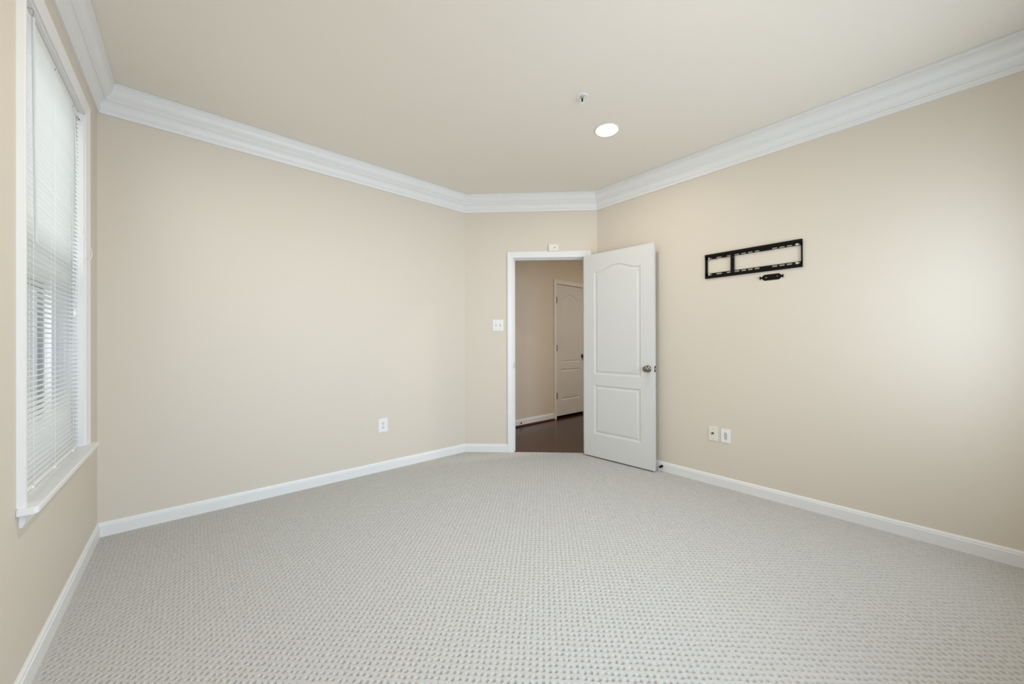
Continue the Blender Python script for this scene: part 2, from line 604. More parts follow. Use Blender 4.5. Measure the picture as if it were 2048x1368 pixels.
NICE = {'left': 'window wall', 'back': 'long plain wall', 'corner': 'angled doorway wall', 'right': 'television mount wall', 'front': 'wall behind the camera'}
for k, side in enumerate(EDGE):
    structure(sweep_wall('trim_%d' % (k + 1), side, CROWN, CEIL, M_TRIM), 'white crown moulding along the ' + NICE[side], 'crown moulding')
for side in ('left', 'back', 'right', 'front'):
    structure(sweep_wall('baseboard_' + side, side, BASE, 0, M_TRIM), 'white baseboard along the ' + NICE[side], 'baseboard')
CAS_L, CAS_R = 0.468, 1.370
structure(sweep_wall('baseboard_corner', 'corner', BASE, 0, M_TRIM, s_to=CAS_L), 'short white baseboard left of the doorway', 'baseboard')
structure(sweep_wall('baseboard_corner_right', 'corner', BASE, 0, M_TRIM, s_from=CAS_R), 'short white baseboard right of the doorway', 'baseboard')

# ------------------------------------------------------------------ casings
def casing_profile(w):
    return [(0, 0), (0, 0.008), (0.003, 0.010), (0.012, 0.009), (w * 0.45, 0.012), (w * 0.72, 0.017), (w - 0.008, 0.018), (w, 0.015), (w, 0)]

def casing(mb, fr, s0, s1, z0, z1, profile, nbase=0.0):
    n = len(profile)
    v = []
    for u, t in profile:
        v += [fr.p(s0 - u, nbase + t, z0), fr.p(s0 - u, nbase + t, z1 + u), fr.p(s1 + u, nbase + t, z1 + u), fr.p(s1 + u, nbase + t, z0)]
    f = []
    for k in range(n):
        k2 = (k + 1) % n
        for j in range(3):
            f.append((k * 4 + j, k2 * 4 + j, k2 * 4 + j + 1, k * 4 + j + 1))
    f += [tuple(k * 4 for k in range(n)), tuple(k * 4 + 3 for k in range(n))[::-1]]
    mb.add(v, f)
    return mb

# room doorway
fr = FR['corner']
root = empty('trim_6', fr.p(0.92, 0, 0))
structure(root, 'white casing and jamb around the open doorway', 'door frame')
attach(root, casing(MB(), fr, DOOR_S0 - 0.005, DOOR_S1 + 0.005, -0.003, DOOR_H + 0.005, casing_profile(0.062)).build('casing', M_TRIM))
jm = MB()
for a, b in ((DOOR_S0 - 0.018, DOOR_S0), (DOOR_S1, DOOR_S1 + 0.018)):
    jm.box(fr, a, b, -WT - 0.004, 0.0005, -0.004, DOOR_H)
jm.box(fr, DOOR_S0 - 0.018, DOOR_S1 + 0.018, -WT - 0.004, 0.0005, DOOR_H, DOOR_H + 0.018)
attach(root, jm.build('jamb', M_TRIM))
st = MB()
st.box(fr, DOOR_S0, DOOR_S0 + 0.011, -0.085, -0.038, -0.004, DOOR_H)
st.box(fr, DOOR_S1 - 0.011, DOOR_S1, -0.085, -0.038, -0.004, DOOR_H)
st.box(fr, DOOR_S0 + 0.011, DOOR_S1 - 0.011, -0.085, -0.038, DOOR_H - 0.011, DOOR_H)
attach(root, st.build('door_stop_strip', M_TRIM))
sp = MB().plate(Frame(tuple(fr.p(DOOR_S0, 0.0, 0).xy), tuple(fr.p(DOOR_S0, -0.1, 0).xy), tuple(fr.p(0.9, 0, 0).xy)), rrect(0.003, 0.031, 0.905, 0.965, 0.004), [rect(0.010, 0.024, 0.920, 0.950)], 0, 0.0015)
o = sp.build('strike_plate', M_BRONZE)
o['label'] = 'dark metal strike plate'
attach(root, o)

# ------------------------------------------------------------------ panel doors
def inset_loop(loop, d):
    n = len(loop)
    out = []
    for i in range(n):
        p0, p1, p2 = Vector(loop[i - 1]), Vector(loop[i]), Vector(loop[(i + 1) % n])
        e1, e2 = (p1 - p0).normalized(), (p2 - p1).normalized()
        n1, n2 = Vector((-e1.y, e1.x)), Vector((-e2.y, e2.x))
        b = (n1 + n2)
        b = b / max(b.length_squared, 1e-6) * 2
        out.append(tuple(p1 + b * d))
    return out

def arch_panel(s0, s1, z0, zs, zp, n=28):
    """flat shoulders then a raised crown: camel top panel, counter-clockwise"""
    pts = [(s0, z0), (s1, z0)]
    for i in range(n + 1):
        t = 1 - i / n
        u = min(max((t - 0.07) / 0.86, 0), 1)
        pts.append((s0 + (s1 - s0) * t, zs + (zp - zs) * (0.5 - 0.5 * math.cos(2 * math.pi * u)) ** 0.85))
    return pts

def panel_leaf(fr, w, z0, z1, thick, panels):
    mb = MB()
    outer = rect(0, w, z0, z1)
    loops = [outer] + panels
    tri = tessellate_polygon([[Vector((x, y, 0)) for x, y in l] for l in loops])
    flat = [q for l in loops for q in l]
    for side in (0, 1):
        sg = 1 if side == 0 else -1
        base = 0 if side == 0 else -thick
        mb.add([fr.p(x, base, y) for x, y in flat], [tuple(t) for t in tri])
        for l in panels:
            rings = [(0, 0), (0.006, -0.0045), (0.013, -0.0075), (0.021, -0.0075), (0.028, -0.0055), (0.036, -0.002), (0.040, -0.0015)]
            k = len(l)
            v = []
            for d, dep in rings:
                v += [fr.p(x, base + sg * dep, y) for x, y in (inset_loop(l, d) if d else l)]
            f = []
            for r in range(len(rings) - 1):
                for i in range(k):
                    j = (i + 1) % k
                    f.append((r * k + i, r * k + j, (r + 1) * k + j, (r + 1) * k + i))
            last = inset_loop(l, rings[-1][0])
            t2 = tessellate_polygon([[Vector((x, y, 0)) for x, y in last]])
            f += [tuple((len(rings) - 1) * k + i for i in t) for t in t2]
            mb.add(v, f)
    mb.add([fr.p(0, 0, z0), fr.p(w, 0, z0), fr.p(w, 0, z1), fr.p(0, 0, z1), fr.p(0, -thick, z0), fr.p(w, -thick, z0), fr.p(w, -thick, z1), fr.p(0, -thick, z1)],
           [(0, 1, 5, 4), (1, 2, 6, 5), (2, 3, 7, 6), (3, 0, 4, 7)])
    return mb

KNOB = [(0.0, 0.0), (0.032, 0.0), (0.0325, 0.004), (0.030, 0.008), (0.018, 0.010), (0.0125, 0.014), (0.0115, 0.024), (0.014, 0.029), (0.021, 0.034),
        (0.0262, 0.041), (0.0275, 0.048), (0.0262, 0.055), (0.021, 0.060), (0.012, 0.0625), (0.0, 0.063)]

# open door leaf: hinged at the right jamb, swung back towards the right wall
LEAF_W = 0.764
LF = Frame((3.075, 2.460), (3.075 + 0.05, 2.460 - 0.76), (1.0, 1.5))
leaf = panel_leaf(LF, LEAF_W, 0.014, 2.090, 0.035, [rect(0.126, 0.633, 0.247, 0.747), arch_panel(0.126, 0.635, 0.857, 1.903, 1.957)])
root = empty('door_1', LF.p(0.0, 0, 0.014))
structure(root, 'white two panel arched door standing open against the right wall', 'door')
attach(root, leaf.build('leaf', M_DOOR))
for nn, off, lab in ((1, 0.0, 'satin nickel knob on the room side'), (-1, -0.035, 'satin nickel knob on the wall side')):
    sc = 1.0 if nn == 1 else 0.72
    kn = MB().lathe(LF.p(0.706, off, 0.940), LF.p(0, nn, 0) - LF.p(0, 0, 0), [(r, h * sc) for r, h in KNOB])
    o = kn.build('knob', M_NICKEL, smooth=True)
    o['label'] = lab
    attach(root, o)
EF = Frame(tuple(LF.p(LEAF_W, 0, 0).xy), tuple(LF.p(LEAF_W, -0.035, 0).xy), tuple(LF.p(LEAF_W + 1, 0, 0).xy))
o = MB().plate(EF, rrect(0.005, 0.030, 0.912, 0.968, 0.004), [], 0.0, 0.0012).build('latch_plate', M_BRONZE)
o['label'] = 'dark latch plate on the door edge'
bolt = MB().plate(EF, rrect(0.010, 0.025, 0.930, 0.950, 0.003), [], 0.0012, 0.010).build('latch_bolt', M_STEEL)
attach(root, o)
bolt.parent = o
for z in (0.30, 1.05, 1.86):
    hb = MB().tube([fr.p(DOOR_S1 - 0.001, 0.012, z - 0.045), fr.p(DOOR_S1 - 0.001, 0.012, z + 0.045)], 0.006, 10)
    o = hb.build('hinge', M_NICKEL, smooth=True)
    attach(root, o)

# hallway door, closed in its own casing
root = empty('door_2', FH.p(sx(4.586), 0, 0.0))
structure(root, 'closed white arched panel door in the hallway', 'door')
F2 = Frame((D2X0 + 0.003, YH - 0.0 + 0.004), (D2X1, YH + 0.004), (4, 3))
l2 = panel_leaf(F2, D2X1 - D2X0 - 0.006, 0.036, D2H - 0.006, 0.035, [rect(0.105, 0.572, 0.277, 0.766), arch_panel(0.105, 0.572, 0.868, 1.880, 1.958)])
attach(root, l2.build('leaf', M_DOOR))
for z in (0.355, 1.10, 1.848):
    hm = MB().box(FH, sx(D2X0) - 0.010, sx(D2X0) + 0.012, -0.002, 0.006, z - 0.047, z + 0.047)
    hm.tube([FH.p(sx(D2X0), 0.008, z - 0.048), FH.p(sx(D2X0), 0.008, z + 0.048)], 0.007, 10)
    o = hm.build('hinge', M_BRONZE)
    o['label'] = 'dark bronze hinge'
    attach(root, o)
o = MB().lathe(F2.p(0.635, 0, 0.96), (0, -1, 0), KNOB).build('knob', M_BRONZE, smooth=True)
o['label'] = 'dark bronze knob'
attach(root, o)
root = empty('trim_7', FH.p(sx(4.586), 0, 0.0))
structure(root, 'white casing around the hallway door', 'door frame')
attach(root, casing(MB(), FH, sx(D2X0) - 0.006, sx(D2X1) + 0.006, -0.003, D2H + 0.004, casing_profile(0.060)).build('casing', M_TRIM))
jm = MB()
jm.box(FH, sx(D2X0) - .018, sx(D2X0), -0.12, 0.0005, -0.004, D2H)
jm.box(FH, sx(D2X1), sx(D2X1) + .018, -0.12, 0.0005, -0.004, D2H)
jm.box(FH, sx(D2X0) - .018, sx(D2X1) + .018, -0.12, 0.0005, D2H, D2H + .02)
attach(root, jm.build('jamb', M_TRIM))
def straight(name, fr, s0, s1, profile, mat):
    n = len(profile)
    v = [fr.p(s0, p, z) for p, z in profile] + [fr.p(s1, p, z) for p, z in profile]
    f = [(k, (k + 1) % n, n + (k + 1) % n, n + k) for k in range(n)] + [tuple(range(n))[::-1], tuple(range(n, 2 * n))]
    return finish(name, v, f, mat)
HB = [(p, z if z > 0 else -0.004) for p, z in BASE]
HB = [(p, z + 0.012) if z > 0.05 else (p, z) for p, z in HB]
SHOE = [(0.0125, 0.018)] + [(0.0125 + 0.013 * math.sin(a), -0.004 + 0.022 * math.cos(a)) for a in [math.pi / 2 * i / 5 for i in range(6)]] + [(0.0125, -0.004)]
structure(straight('baseboard_hall', FH, 0, sx(D2X0) - 0.067, HB, M_TRIM), 'white baseboard in the hallway', 'baseboard')
structure(straight('trim_8', FH, 0, sx(D2X0) - 0.067, SHOE, M_SHOE), 'dark red shoe moulding along the hallway baseboard', 'shoe moulding')
structure(straight('baseboard_hall_right', FH, sx(D2X1) + 0.067, FH.L, HB, M_TRIM), 'white baseboard right of the hallway door', 'baseboard')
b = MB().lathe(FH.p(sx(3.484), 0.0125, 0.045), (0, -1, 0), [(0.0, 0), (0.011, 0), (0.011, 0.004), (0.008, 0.010), (0.0, 0.012)], 16)
tag(b.build('door_bumper', M_BLACK, smooth=True), 'small black door bumper on the hallway baseboard', 'door stop')

# ------------------------------------------------------------------ window on the left wall
fr = FR['left']
s0, s1 = LW
root = empty('window_1', fr.p((s0 + s1) / 2, 0, 0.65))
structure(root, 'tall white double hung window behind the blind', 'window')
attach(root, casing(MB(), fr, s0, s1, 0.638, WIN_Z1, casing_profile(0.062)).build('casing', M_TRIM))
jm = MB()
jm.box(fr, s0 - 0.0005, s0 + 0.008, -WT, 0.0005, 0.638, WIN_Z1)
jm.box(fr, s1 - 0.008, s1 + 0.0005, -WT, 0.0005, 0.638, WIN_Z1)
jm.box(fr, s0, s1, -WT, 0.0005, WIN_Z1 - 0.008, WIN_Z1 + 0.0005)
attach(root, jm.build('jamb', M_TRIM))
stool_z = 0.638
NE, FE = WIN_Y0 - 0.074, WIN_Y1 + 0.082
sm = MB().plate(Flat, [(XL - 0.10, WIN_Y0), (XL, WIN_Y0), (XL, NE), (XL + 0.040, NE), (XL + 0.047, NE + 0.007), (XL + 0.047, FE - 0.007),
                       (XL + 0.040, FE), (XL, FE), (XL, WIN_Y1), (XL - 0.10, WIN_Y1)], [], stool_z - 0.023, stool_z)
attach(root, sm.build('stool', M_TRIM, bevel=0.004))
AP = [(0.0, 0.0), (0.016, 0.0), (0.016, -0.010), (0.013, -0.016), (0.012, -0.034), (0.008, -0.042), (0.008, -0.048), (0.0, -0.049)]
ap = straight('apron', fr, s0 - 0.036, s1 + 0.060, [(p, stool_z - 0.023 + z) for p, z in AP], M_TRIM)
attach(root, ap)
# vinyl unit set in the outer half of the wall
vf = MB().plate(fr, rect(s0 + 0.008, s1 - 0.008, 0.630, WIN_Z1 - 0.008), [rect(s0 + 0.043, s1 - 0.043, 0.680, WIN_Z1 - 0.043)], -0.085, -WT - 0.03)
attach(root, vf.build('frame', M_VINYL))
MR = 1.505
def sash(name, z0, z1, n0, n1):
    w = 0.045
    a, b = s0 + 0.036, s1 - 0.036
    o = MB().plate(fr, rect(a, b, z0, z1), [rect(a + w, b - w, z0 + w, z1 - w)], n0, n1).build(name, M_VINYL, bevel=0.003)
    attach(root, o)
    g = MB().box(fr, a + w - .004, b - w + .004, (n0 + n1) / 2 - .002, (n0 + n1) / 2 + .002, z0 + w - .004, z1 - w + .004).build('pane', M_GLASS)
    g.parent = o
sash('lower_sash', 0.685, MR + 0.020, -0.092, -0.116)
sash('upper_sash', MR - 0.020, WIN_Z1 - 0.038, -0.118, -0.142)
sc = MB().plate(fr, rect(s0 + 0.030, s1 - 0.030, 0.680, MR - 0.022), [rect(s0 + 0.056, s1 - 0.056, 0.705, MR - 0.047)], -0.128, -0.142).build('screen_frame', M_SCREEN)
sc['label'] = 'dark grey half screen frame'
attach(root, sc)
g = MB().box(fr, s0 + 0.055, s1 - 0.055, -0.1355, -0.1345, 0.704, MR - 0.046).build('screen_mesh', M_MESH)
g.parent = sc

# window behind the camera
fr = FR['front']
root = empty('window_2', fr.p(sum(FRW) / 2, 0, 0.65))
structure(root, 'wide white window behind the camera', 'window')
attach(root, casing(MB(), fr, FRW[0], FRW[1], 0.65, 2.21, casing_profile(0.074)).build('casing', M_TRIM))
mid = sum(FRW) / 2
attach(root, MB().plate(fr, rect(FRW[0] - .001, FRW[1] + .001, 0.649, 2.211), [rect(FRW[0] + .05, mid - .03, 0.70, 1.49), rect(mid + .03, FRW[1] - .05, 0.70, 1.49),
                                                                      rect(FRW[0] + .05, mid - .03, 1.55, 2.16), rect(mid + .03, FRW[1] - .05, 1.55, 2.16)], -0.05, -0.10).build('frame', M_VINYL))
attach(root, MB().box(fr, FRW[0] - .09, FRW[1] + .09, -0.05, 0.05, 0.63, 0.65).build('stool', M_TRIM))
attach(root, MB().box(fr, FRW[0] + .045, FRW[1] - .045, -0.078, -0.074, 0.695, 2.165).build('pane', M_GLASS))

# ------------------------------------------------------------------ mini blind
fr = FR['left']
BN = -0.028                      # blind plane, just behind the wall face
bs0, bs1 = s0 + 0.014, s1 - 0.012
root = empty('window_blind', fr.p((s0 + s1) / 2, BN, 0.65))
tag(root, 'white horizontal mini blind lowered inside the tall left window', 'blind')
HZ0, HZ1 = 2.376, 2.402
hr = MB().box(fr, bs0, bs1, BN - 0.014, BN + 0.013, HZ0, HZ1).build('headrail', M_PLASTIC, bevel=0.002)
attach(root, hr)
for a, b in ((s0 + 0.008, bs0 + 0.012), (bs1 - 0.012, s1 - 0.008)):
    bm_ = MB().plate(fr, rect(a, b, HZ0 - 0.008, HZ1 + 0.002), [rect(a + 0.006, b - 0.006, HZ0 + 0.004, HZ1 - 0.008)], BN + 0.0135, BN + 0.0165)
    bm_.box(fr, a, b, BN - 0.016, BN + 0.0165, HZ0 - 0.008, HZ0 - 0.006)
    o = bm_.build('bracket', M_PLASTIC)
    attach(root, o)
    dk = MB().box(fr, a + 0.006, b - 0.006, BN + 0.0134, BN + 0.0142, HZ0 + 0.004, HZ1 - 0.008).build('bracket_slot', M_DARK)
    dk.parent = o
PITCH_S, WID = 0.0213, 0.0255
RAIL_TOP = 0.660
slats = MB()
nsl = int((HZ0 - 0.012 - RAIL_TOP - 0.01) / PITCH_S)
ZS = [RAIL_TOP + 0.013 + i * PITCH_S for i in range(nsl + 1)]
for i, z in enumerate(ZS):
    wob = random.uniform(-.03, .03)
    tl = math.radians(5) + wob - math.radians(19) * min(1, max(0, (1.02 - z) / 0.34))      # lower slats hang tipped towards the room
    prof = []
    for k in range(5):
        u = (k / 4 - 0.5)
        prof.append((u * WID * math.cos(tl), 0.0026 * (1 - 4 * u * u) + u * WID * math.sin(tl)))
    v = []
    for sA in (bs0 + 0.002, bs1 - 0.002):
        for th in (0.0, -0.0005):
            v += [fr.p(sA, BN + x, z + y + th) for x, y in prof]
    n = 5
    f = []
    for k in range(n - 1):
        f += [(k, k + 1, 2 * n + k + 1, 2 * n + k), (n + k, 3 * n + k, 3 * n + k + 1, n + k + 1)]
    f += [(0, 2 * n, 3 * n, n), (n - 1, 2 * n - 1, 4 * n - 1, 3 * n - 1)]
    slats.add(v, f)
attach(root, slats.build('slats', M_SLAT, smooth=False))
tip = lambda n, z: z - (n - BN) * 0.42
br = MB().hexa([fr.p(a, n, tip(n, z)) for z in (0.6445, 0.6565) for a, n in ((bs0 + .001, BN - .013), (bs1 - .001, BN - .013), (bs1 - .001, BN + .013), (bs0 + .001, BN + .013))]).build('bottom_rail', M_PLASTIC, bevel=0.003)
attach(root, br)
LAD = [2.27 - YB, 2.565 - YB, 2.90 - YB]
for s in LAD:
    lad = MB()
    for nn in (-0.0132, 0.0132):
        lad.tube([fr.p(s, BN + nn, RAIL_TOP - 0.002), fr.p(s, BN + nn, HZ0)], 0.0005, 5)
    lad.tube([fr.p(s + 0.006, BN + 0.002, RAIL_TOP), fr.p(s + 0.006, BN + 0.002, HZ0)], 0.0006, 5)
    o = lad.build('ladder_cord', M_CORD)
    attach(root, o)
    plug = MB().box(fr, s - 0.012, s + 0.012, BN + 0.006, BN + 0.0155, 0.6385, 0.652).build('cord_plug', M_PLASTIC, bevel=0.002)
    plug.parent = br
    plug.matrix_parent_inverse = Matrix.Translation(-Vector(root.location)) @ Matrix.Identity(4)
    plug.matrix_parent_inverse = Matrix.Identity(4)
    dot = MB().box(fr, s - 0.004, s + 0.004, BN + 0.0131, BN + 0.0140, HZ0 + 0.002, HZ0 + 0.006).build('cord_hole', M_DARK)
    dot.parent = hr
ws = 2.165 - YB
wd = MB().tube([fr.p(ws, 0.004, HZ0 - 0.02), fr.p(ws + 0.022, 0.006, 1.552)], 0.0048, 6)
o = wd.build('tilt_wand', M_WAND)
attach(root, o)
hk = MB().tube([fr.p(ws, BN + 0.013, HZ0 + 0.008), fr.p(ws, 0.002, HZ0 + 0.010), fr.p(ws, 0.006, HZ0 + 0.002), fr.p(ws, 0.004, HZ0 - 0.022)], 0.002, 8).build('wand_hook', M_STEEL)
hk.parent = o
cs = 2.915 - YB
pts = [fr.p(cs, BN + 0.015, HZ0), fr.p(cs + 0.005, BN + 0.022, 2.1), fr.p(cs, BN + 0.026, 1.80)]
for t in [i / 10 for i in range(11)]:
    pts.append(fr.p(cs + 0.01 + 0.115 * math.sin(math.pi * t) ** 1.3, 0.012 + 0.018 * math.sin(math.pi * t), 1.745 - 0.16 * t))
pts += [fr.p(cs, BN + 0.022, 1.48), fr.p(cs - 0.02, BN + 0.0165, 1.35)]
lc = MB().tube(pts, 0.0013, 6).build('lift_cord', M_CORD, smooth=True)
attach(root, lc)
ts = MB().lathe(fr.p(cs - 0.02, BN + 0.0200, 1.355), (0, 0, -1), [(0.0, 0), (0.003, 0), (0.006, 0.022), (0.0065, 0.034), (0.0, 0.035)], 12).build('cord_tassel', M_PLASTIC, smooth=True)
ts.parent = lc

# ------------------------------------------------------------------ wall plates
def face_plate(fr, s, z, w, h, mat, holes=(), t=0.006):
    mb = MB()
    mb.plate(fr, rrect(s - w / 2, s + w / 2, z - h / 2, z + h / 2, 0.004), list(holes), 0.0, t * 0.6)
    mb.plate(fr, rrect(s - w / 2 + .003, s + w / 2 - .003, z - h / 2 + .003, z + h / 2 - .003, 0.004), list(holes), t * 0.6, t)
    return mb.build('plate', mat)

def screw(fr, s, z, n, mat, r=0.0032):
    mb = MB().lathe(fr.p(s, n, z), fr.p(0, 1, 0) - fr.p(0, 0, 0), [(0, 0), (r, 0), (r, .0008), (r * .6, .0014), (0, .0015)], 14)
    return mb.build('screw', mat)

# double light switch beside the doorway
fr = FR['corner']
S_, Z_ = 0.364, 1.372
root = empty('light_switch', fr.p(S_, 0, Z_))
tag(root, 'white double toggle light switch left of the doorway', 'switch')
attach(root, face_plate(fr, S_, Z_, 0.116, 0.122, M_PLASTIC, [rect(S_ + d - .0055, S_ + d + .0055, Z_ - .0125, Z_ + .0125) for d in (-.023, .023)]))
for d in (-.023, .023):
    o = MB().box(fr, S_ + d - .0055, S_ + d + .0055, 0.0008, 0.002, Z_ - .0125, Z_ + .0125).build('toggle_slot', M_GREYSLOT)
    attach(root, o)
    tg = MB().hexa([fr.p(S_ + d - .004, .002, Z_ - .006), fr.p(S_ + d + .004, .002, Z_ - .006), fr.p(S_ + d + .004, .002, Z_ + .006), fr.p(S_ + d - .004, .002, Z_ + .006),
                    fr.p(S_ + d - .0035, .017, Z_ + .004), fr.p(S_ + d + .0035, .017, Z_ + .004), fr.p(S_ + d + .0035, .017, Z_ + .011), fr.p(S_ + d - .0035, .017, Z_ + .011)])
    attach(root, tg.build('toggle', M_PLASTIC, bevel=.0008))
    for dz in (-.030, .030):
        attach(root, screw(fr, S_ + d, Z_ + dz, .006, M_STEEL))

# sensor box above the doorway
S_, Z_ = 0.965, 2.199
root = empty('wall_sensor', fr.p(S_, 0, Z_))
tag(root, 'small off white sensor box above the doorway casing', 'sensor')
o = MB().plate(fr, rrect(S_ - .052, S_ + .052, Z_ - .036, Z_ + .036, .005), [], 0, .026).build('housing', M_ALMOND, bevel=.003)
attach(root, o)
attach(root, MB().lathe(fr.p(S_ + .012, .026, Z_ + .002), fr.p(0, 1, 0) - fr.p(0, 0, 0), [(0, 0), (.005, 0), (.005, .001), (0, .0012)], 14).build('indicator', M_BRONZE))

# duplex outlet on the long wall
fr = FR['back']
S_, Z_ = 1.3265 - XL, 0.421
root = empty('wall_outlet', fr.p(S_, 0, Z_))
tag(root, 'white duplex power outlet low on the long plain wall', 'outlet')
hol = [rrect(S_ - .017, S_ + .017, Z_ + dz - .0135, Z_ + dz + .0135, .008) for dz in (-.0195, .0195)]
attach(root, face_plate(fr, S_, Z_, 0.086, 0.126, M_PLASTIC, hol))
for dz in (-.0195, .0195):
    zc = Z_ + dz
    rc = MB().plate(fr, rrect(S_ - .0165, S_ + .0165, zc - .013, zc + .013, .008),
                    [rect(S_ - .0085, S_ - .0050, zc - .002, zc + .008), rect(S_ + .0050, S_ + .0081, zc - .002, zc + .007), circle(S_, zc - .0075, .0036, 12)], 0.0, 0.0068).build('receptacle', M_PLASTIC)
    attach(root, rc)
    dk = MB().box(fr, S_ - .012, S_ + .012, 0.0004, 0.0058, zc - .0115, zc + .0105).build('socket_slots', M_DARK)
    dk.parent = rc
attach(root, screw(fr, S_, Z_, .006, M_STEEL))

# right wall plates, s runs from the doorway corner towards the camera
fr = FR['right']
sr = lambda y: C3[1] - y
S_, Z_ = sr(1.230), 0.422
root = empty('coaxial_plate', fr.p(S_, 0, Z_))
tag(root, 'almond coaxial cable plate low on the right wall, nearer the door', 'wall plate')
attach(root, face_plate(fr, S_, Z_, 0.076, 0.119, M_ALMOND))
nv = fr.p(0, 1, 0) - fr.p(0, 0, 0)
j = MB().lathe(fr.p(S_ - .003, .006, Z_ + .004), nv, [(0, 0), (.0085, 0), (.0085, .003), (.0075, .003), (.0075, .011), (.005, .011), (.005, .004), (0, .004)], 18).build('coaxial_jack', M_BRONZE)
j['label'] = 'dark threaded jack'
attach(root, j)
pin = MB().lathe(fr.p(S_ - .003, .009, Z_ + .004), nv, [(0, 0), (.0028, 0), (.0028, .004), (0, .0042)], 12).build('jack_pin', M_PLASTIC)
pin.parent = j
for dz in (-.041, .041):
    attach(root, screw(fr, S_, Z_ + dz, .006, M_STEEL))
S_, Z_ = sr(1.1335), 0.419
root = empty('cable_plate', fr.p(S_, 0, Z_))
tag(root, 'white cable pass through plate low on the right wall, farther from the door', 'wall plate')
attach(root, face_plate(fr, S_, Z_, 0.073, 0.113, M_PLASTIC, [rect(S_ - .0165, S_ + .0165, Z_ - .033, Z_ + .033)]))
dec = MB().plate(fr, rect(S_ - .0165, S_ + .0165, Z_ - .033, Z_ + .033), [rect(S_ - .012, S_ + .011, Z_ - .028, Z_ + .028)], 0.0, .0068).build('insert', M_PLASTIC)
attach(root, dec)
sl = MB().hexa([fr.p(S_ - .012, .0002, Z_ - .028), fr.p(S_ + .011, .0002, Z_ - .028), fr.p(S_ + .011, .0008, Z_ - .028), fr.p(S_ - .012, .0008, Z_ - .028),
                fr.p(S_ - .012, .0002, Z_ + .028), fr.p(S_ + .011, .0002, Z_ + .028), fr.p(S_ + .011, .0055, Z_ + .028), fr.p(S_ - .012, .0055, Z_ + .028)]).build('scoop', M_GREYSLOT)
sl['label'] = 'recessed cable slot with its shade painted grey'
sl.parent = dec
for dz in (-.0465, .0465):
    attach(root, screw(fr, S_, Z_ + dz, .006, M_STEEL))

# ------------------------------------------------------------------ television wall mount
MY0, MY1, MZ0, MZ1 = 1.287, 0.622, 1.716, 1.914
a, b = sr(MY0), sr(MY1)
root = empty('television_mount', fr.p((a + b) / 2, 0, MZ0))
tag(root, 'black steel television wall mount frame on the right wall', 'television mount')
SLOTS = [(1.245, .026), (1.176, .044), (1.100, .038), (1.044, .038), (0.995, .035), (0.949, .033), (0.903, .034), (0.788, .035), (0.743, .035), (0.697, .035), (0.650, .034)]
TOPZ, BOTZ = MZ1 - 0.0315, MZ0 + 0.0295
def rail(name, z0, z1, zs, lip):
    holes = [slot(sr(y), zs, w, 0.0100) for y, w in SLOTS]
    mb = MB().plate(fr, rect(a, b, z0, z1), holes, 0.0105, 0.0130)
    # folded lip along the outer edge, returning to the wall
    if lip > 0:
        mb.box(fr, a, b, 0.000, 0.0130, z1 - 0.0025, z1)
        mb.box(fr, a, b, 0.0130, 0.0180, z1 - 0.020, z1)
    else:
        mb.box(fr, a, b, 0.000, 0.0130, z0, z0 + 0.0025)
        mb.box(fr, a, b, 0.0130, 0.0160, z0, z0 + 0.012)
    o = mb.build(name, M_BLACK)
    attach(root, o)
    return o
rt = rail('top_rail', MZ1 - 0.043, MZ1, TOPZ - 0.003, 1)
rb = rail('bottom_rail', MZ0, MZ0 + 0.040, BOTZ, -1)
for y in (1.255, 0.652):
    for ob, z in ((rt, TOPZ - 0.003), (rb, BOTZ)):
        w = MB().lathe(fr.p(sr(y), .0130, z), nv, [(0, 0), (.0085, 0), (.0085, .0015), (.005, .003), (.0045, .0055), (0, .006)], 18).build('lag_bolt', M_STEEL)
        w['label'] = 'bright bolt and washer'
        w.parent = ob
for s_a, s_b in ((a, a + 0.020), (b - 0.007, b)):
    e = MB().box(fr, s_a, s_b, 0.0085, 0.0130, MZ0 + 0.02, MZ1 - 0.02)
    e.box(fr, s_a if s_a == a else s_b - .002, s_a + .002 if s_a == a else s_b, 0.0, 0.0130, MZ0, MZ1)
    attach(root, e.build('end_flange', M_BLACK))
cb = MB().plate(fr, rect(sr(1.089), sr(1.061), MZ0 + 0.022, MZ1 - 0.022), [slot(sr(1.070), MZ0 + 0.055, .005, .007), slot(sr(1.070), MZ1 - 0.052, .005, .007)], 0.0130, 0.0155)
attach(root, cb.build('connector_bar', M_BLACK))

# small bracket below the mount
yc, zc = 0.8115, 1.669
S_ = sr(yc)
h, w = 0.0225, 0.063
oct_ = [(S_ - w + .016, zc - h), (S_ + w - .016, zc - h), (S_ + w - .005, zc - h * .55), (S_ + w, zc - .006), (S_ + w + .008, zc - .006), (S_ + w + .008, zc - .013), (S_ + w + .0115, zc - .013),
        (S_ + w + .0115, zc + .013), (S_ + w + .008, zc + .013), (S_ + w + .008, zc + .006), (S_ + w, zc + .006), (S_ + w - .005, zc + h * .55), (S_ + w - .016, zc + h), (S_ - w + .016, zc + h),
        (S_ - w + .005, zc + h * .55), (S_ - w, zc + .006), (S_ - w - .008, zc + .006), (S_ - w - .008, zc + .013), (S_ - w - .0115, zc + .013), (S_ - w - .0115, zc - .013), (S_ - w - .008, zc - .013),
        (S_ - w - .008, zc - .006), (S_ - w, zc - .006), (S_ - w + .005, zc - h * .55)]
bk = MB().plate(fr, oct_, [slot(S_ - .035, zc, .012, .006), slot(S_ + .036, zc + .003, .006, .0095)], 0.0, 0.0025)
for sg in (-1, 1):
    x0, x1 = sorted((S_ + sg * (w + .008), S_ + sg * (w + .0115)))
    bk.box(fr, x0, x1, 0.0, 0.014, zc - .013, zc + .013)
tag(bk.build('mount_bracket', M_BLACK), 'small black two hole bracket on the wall below the television mount', 'bracket')

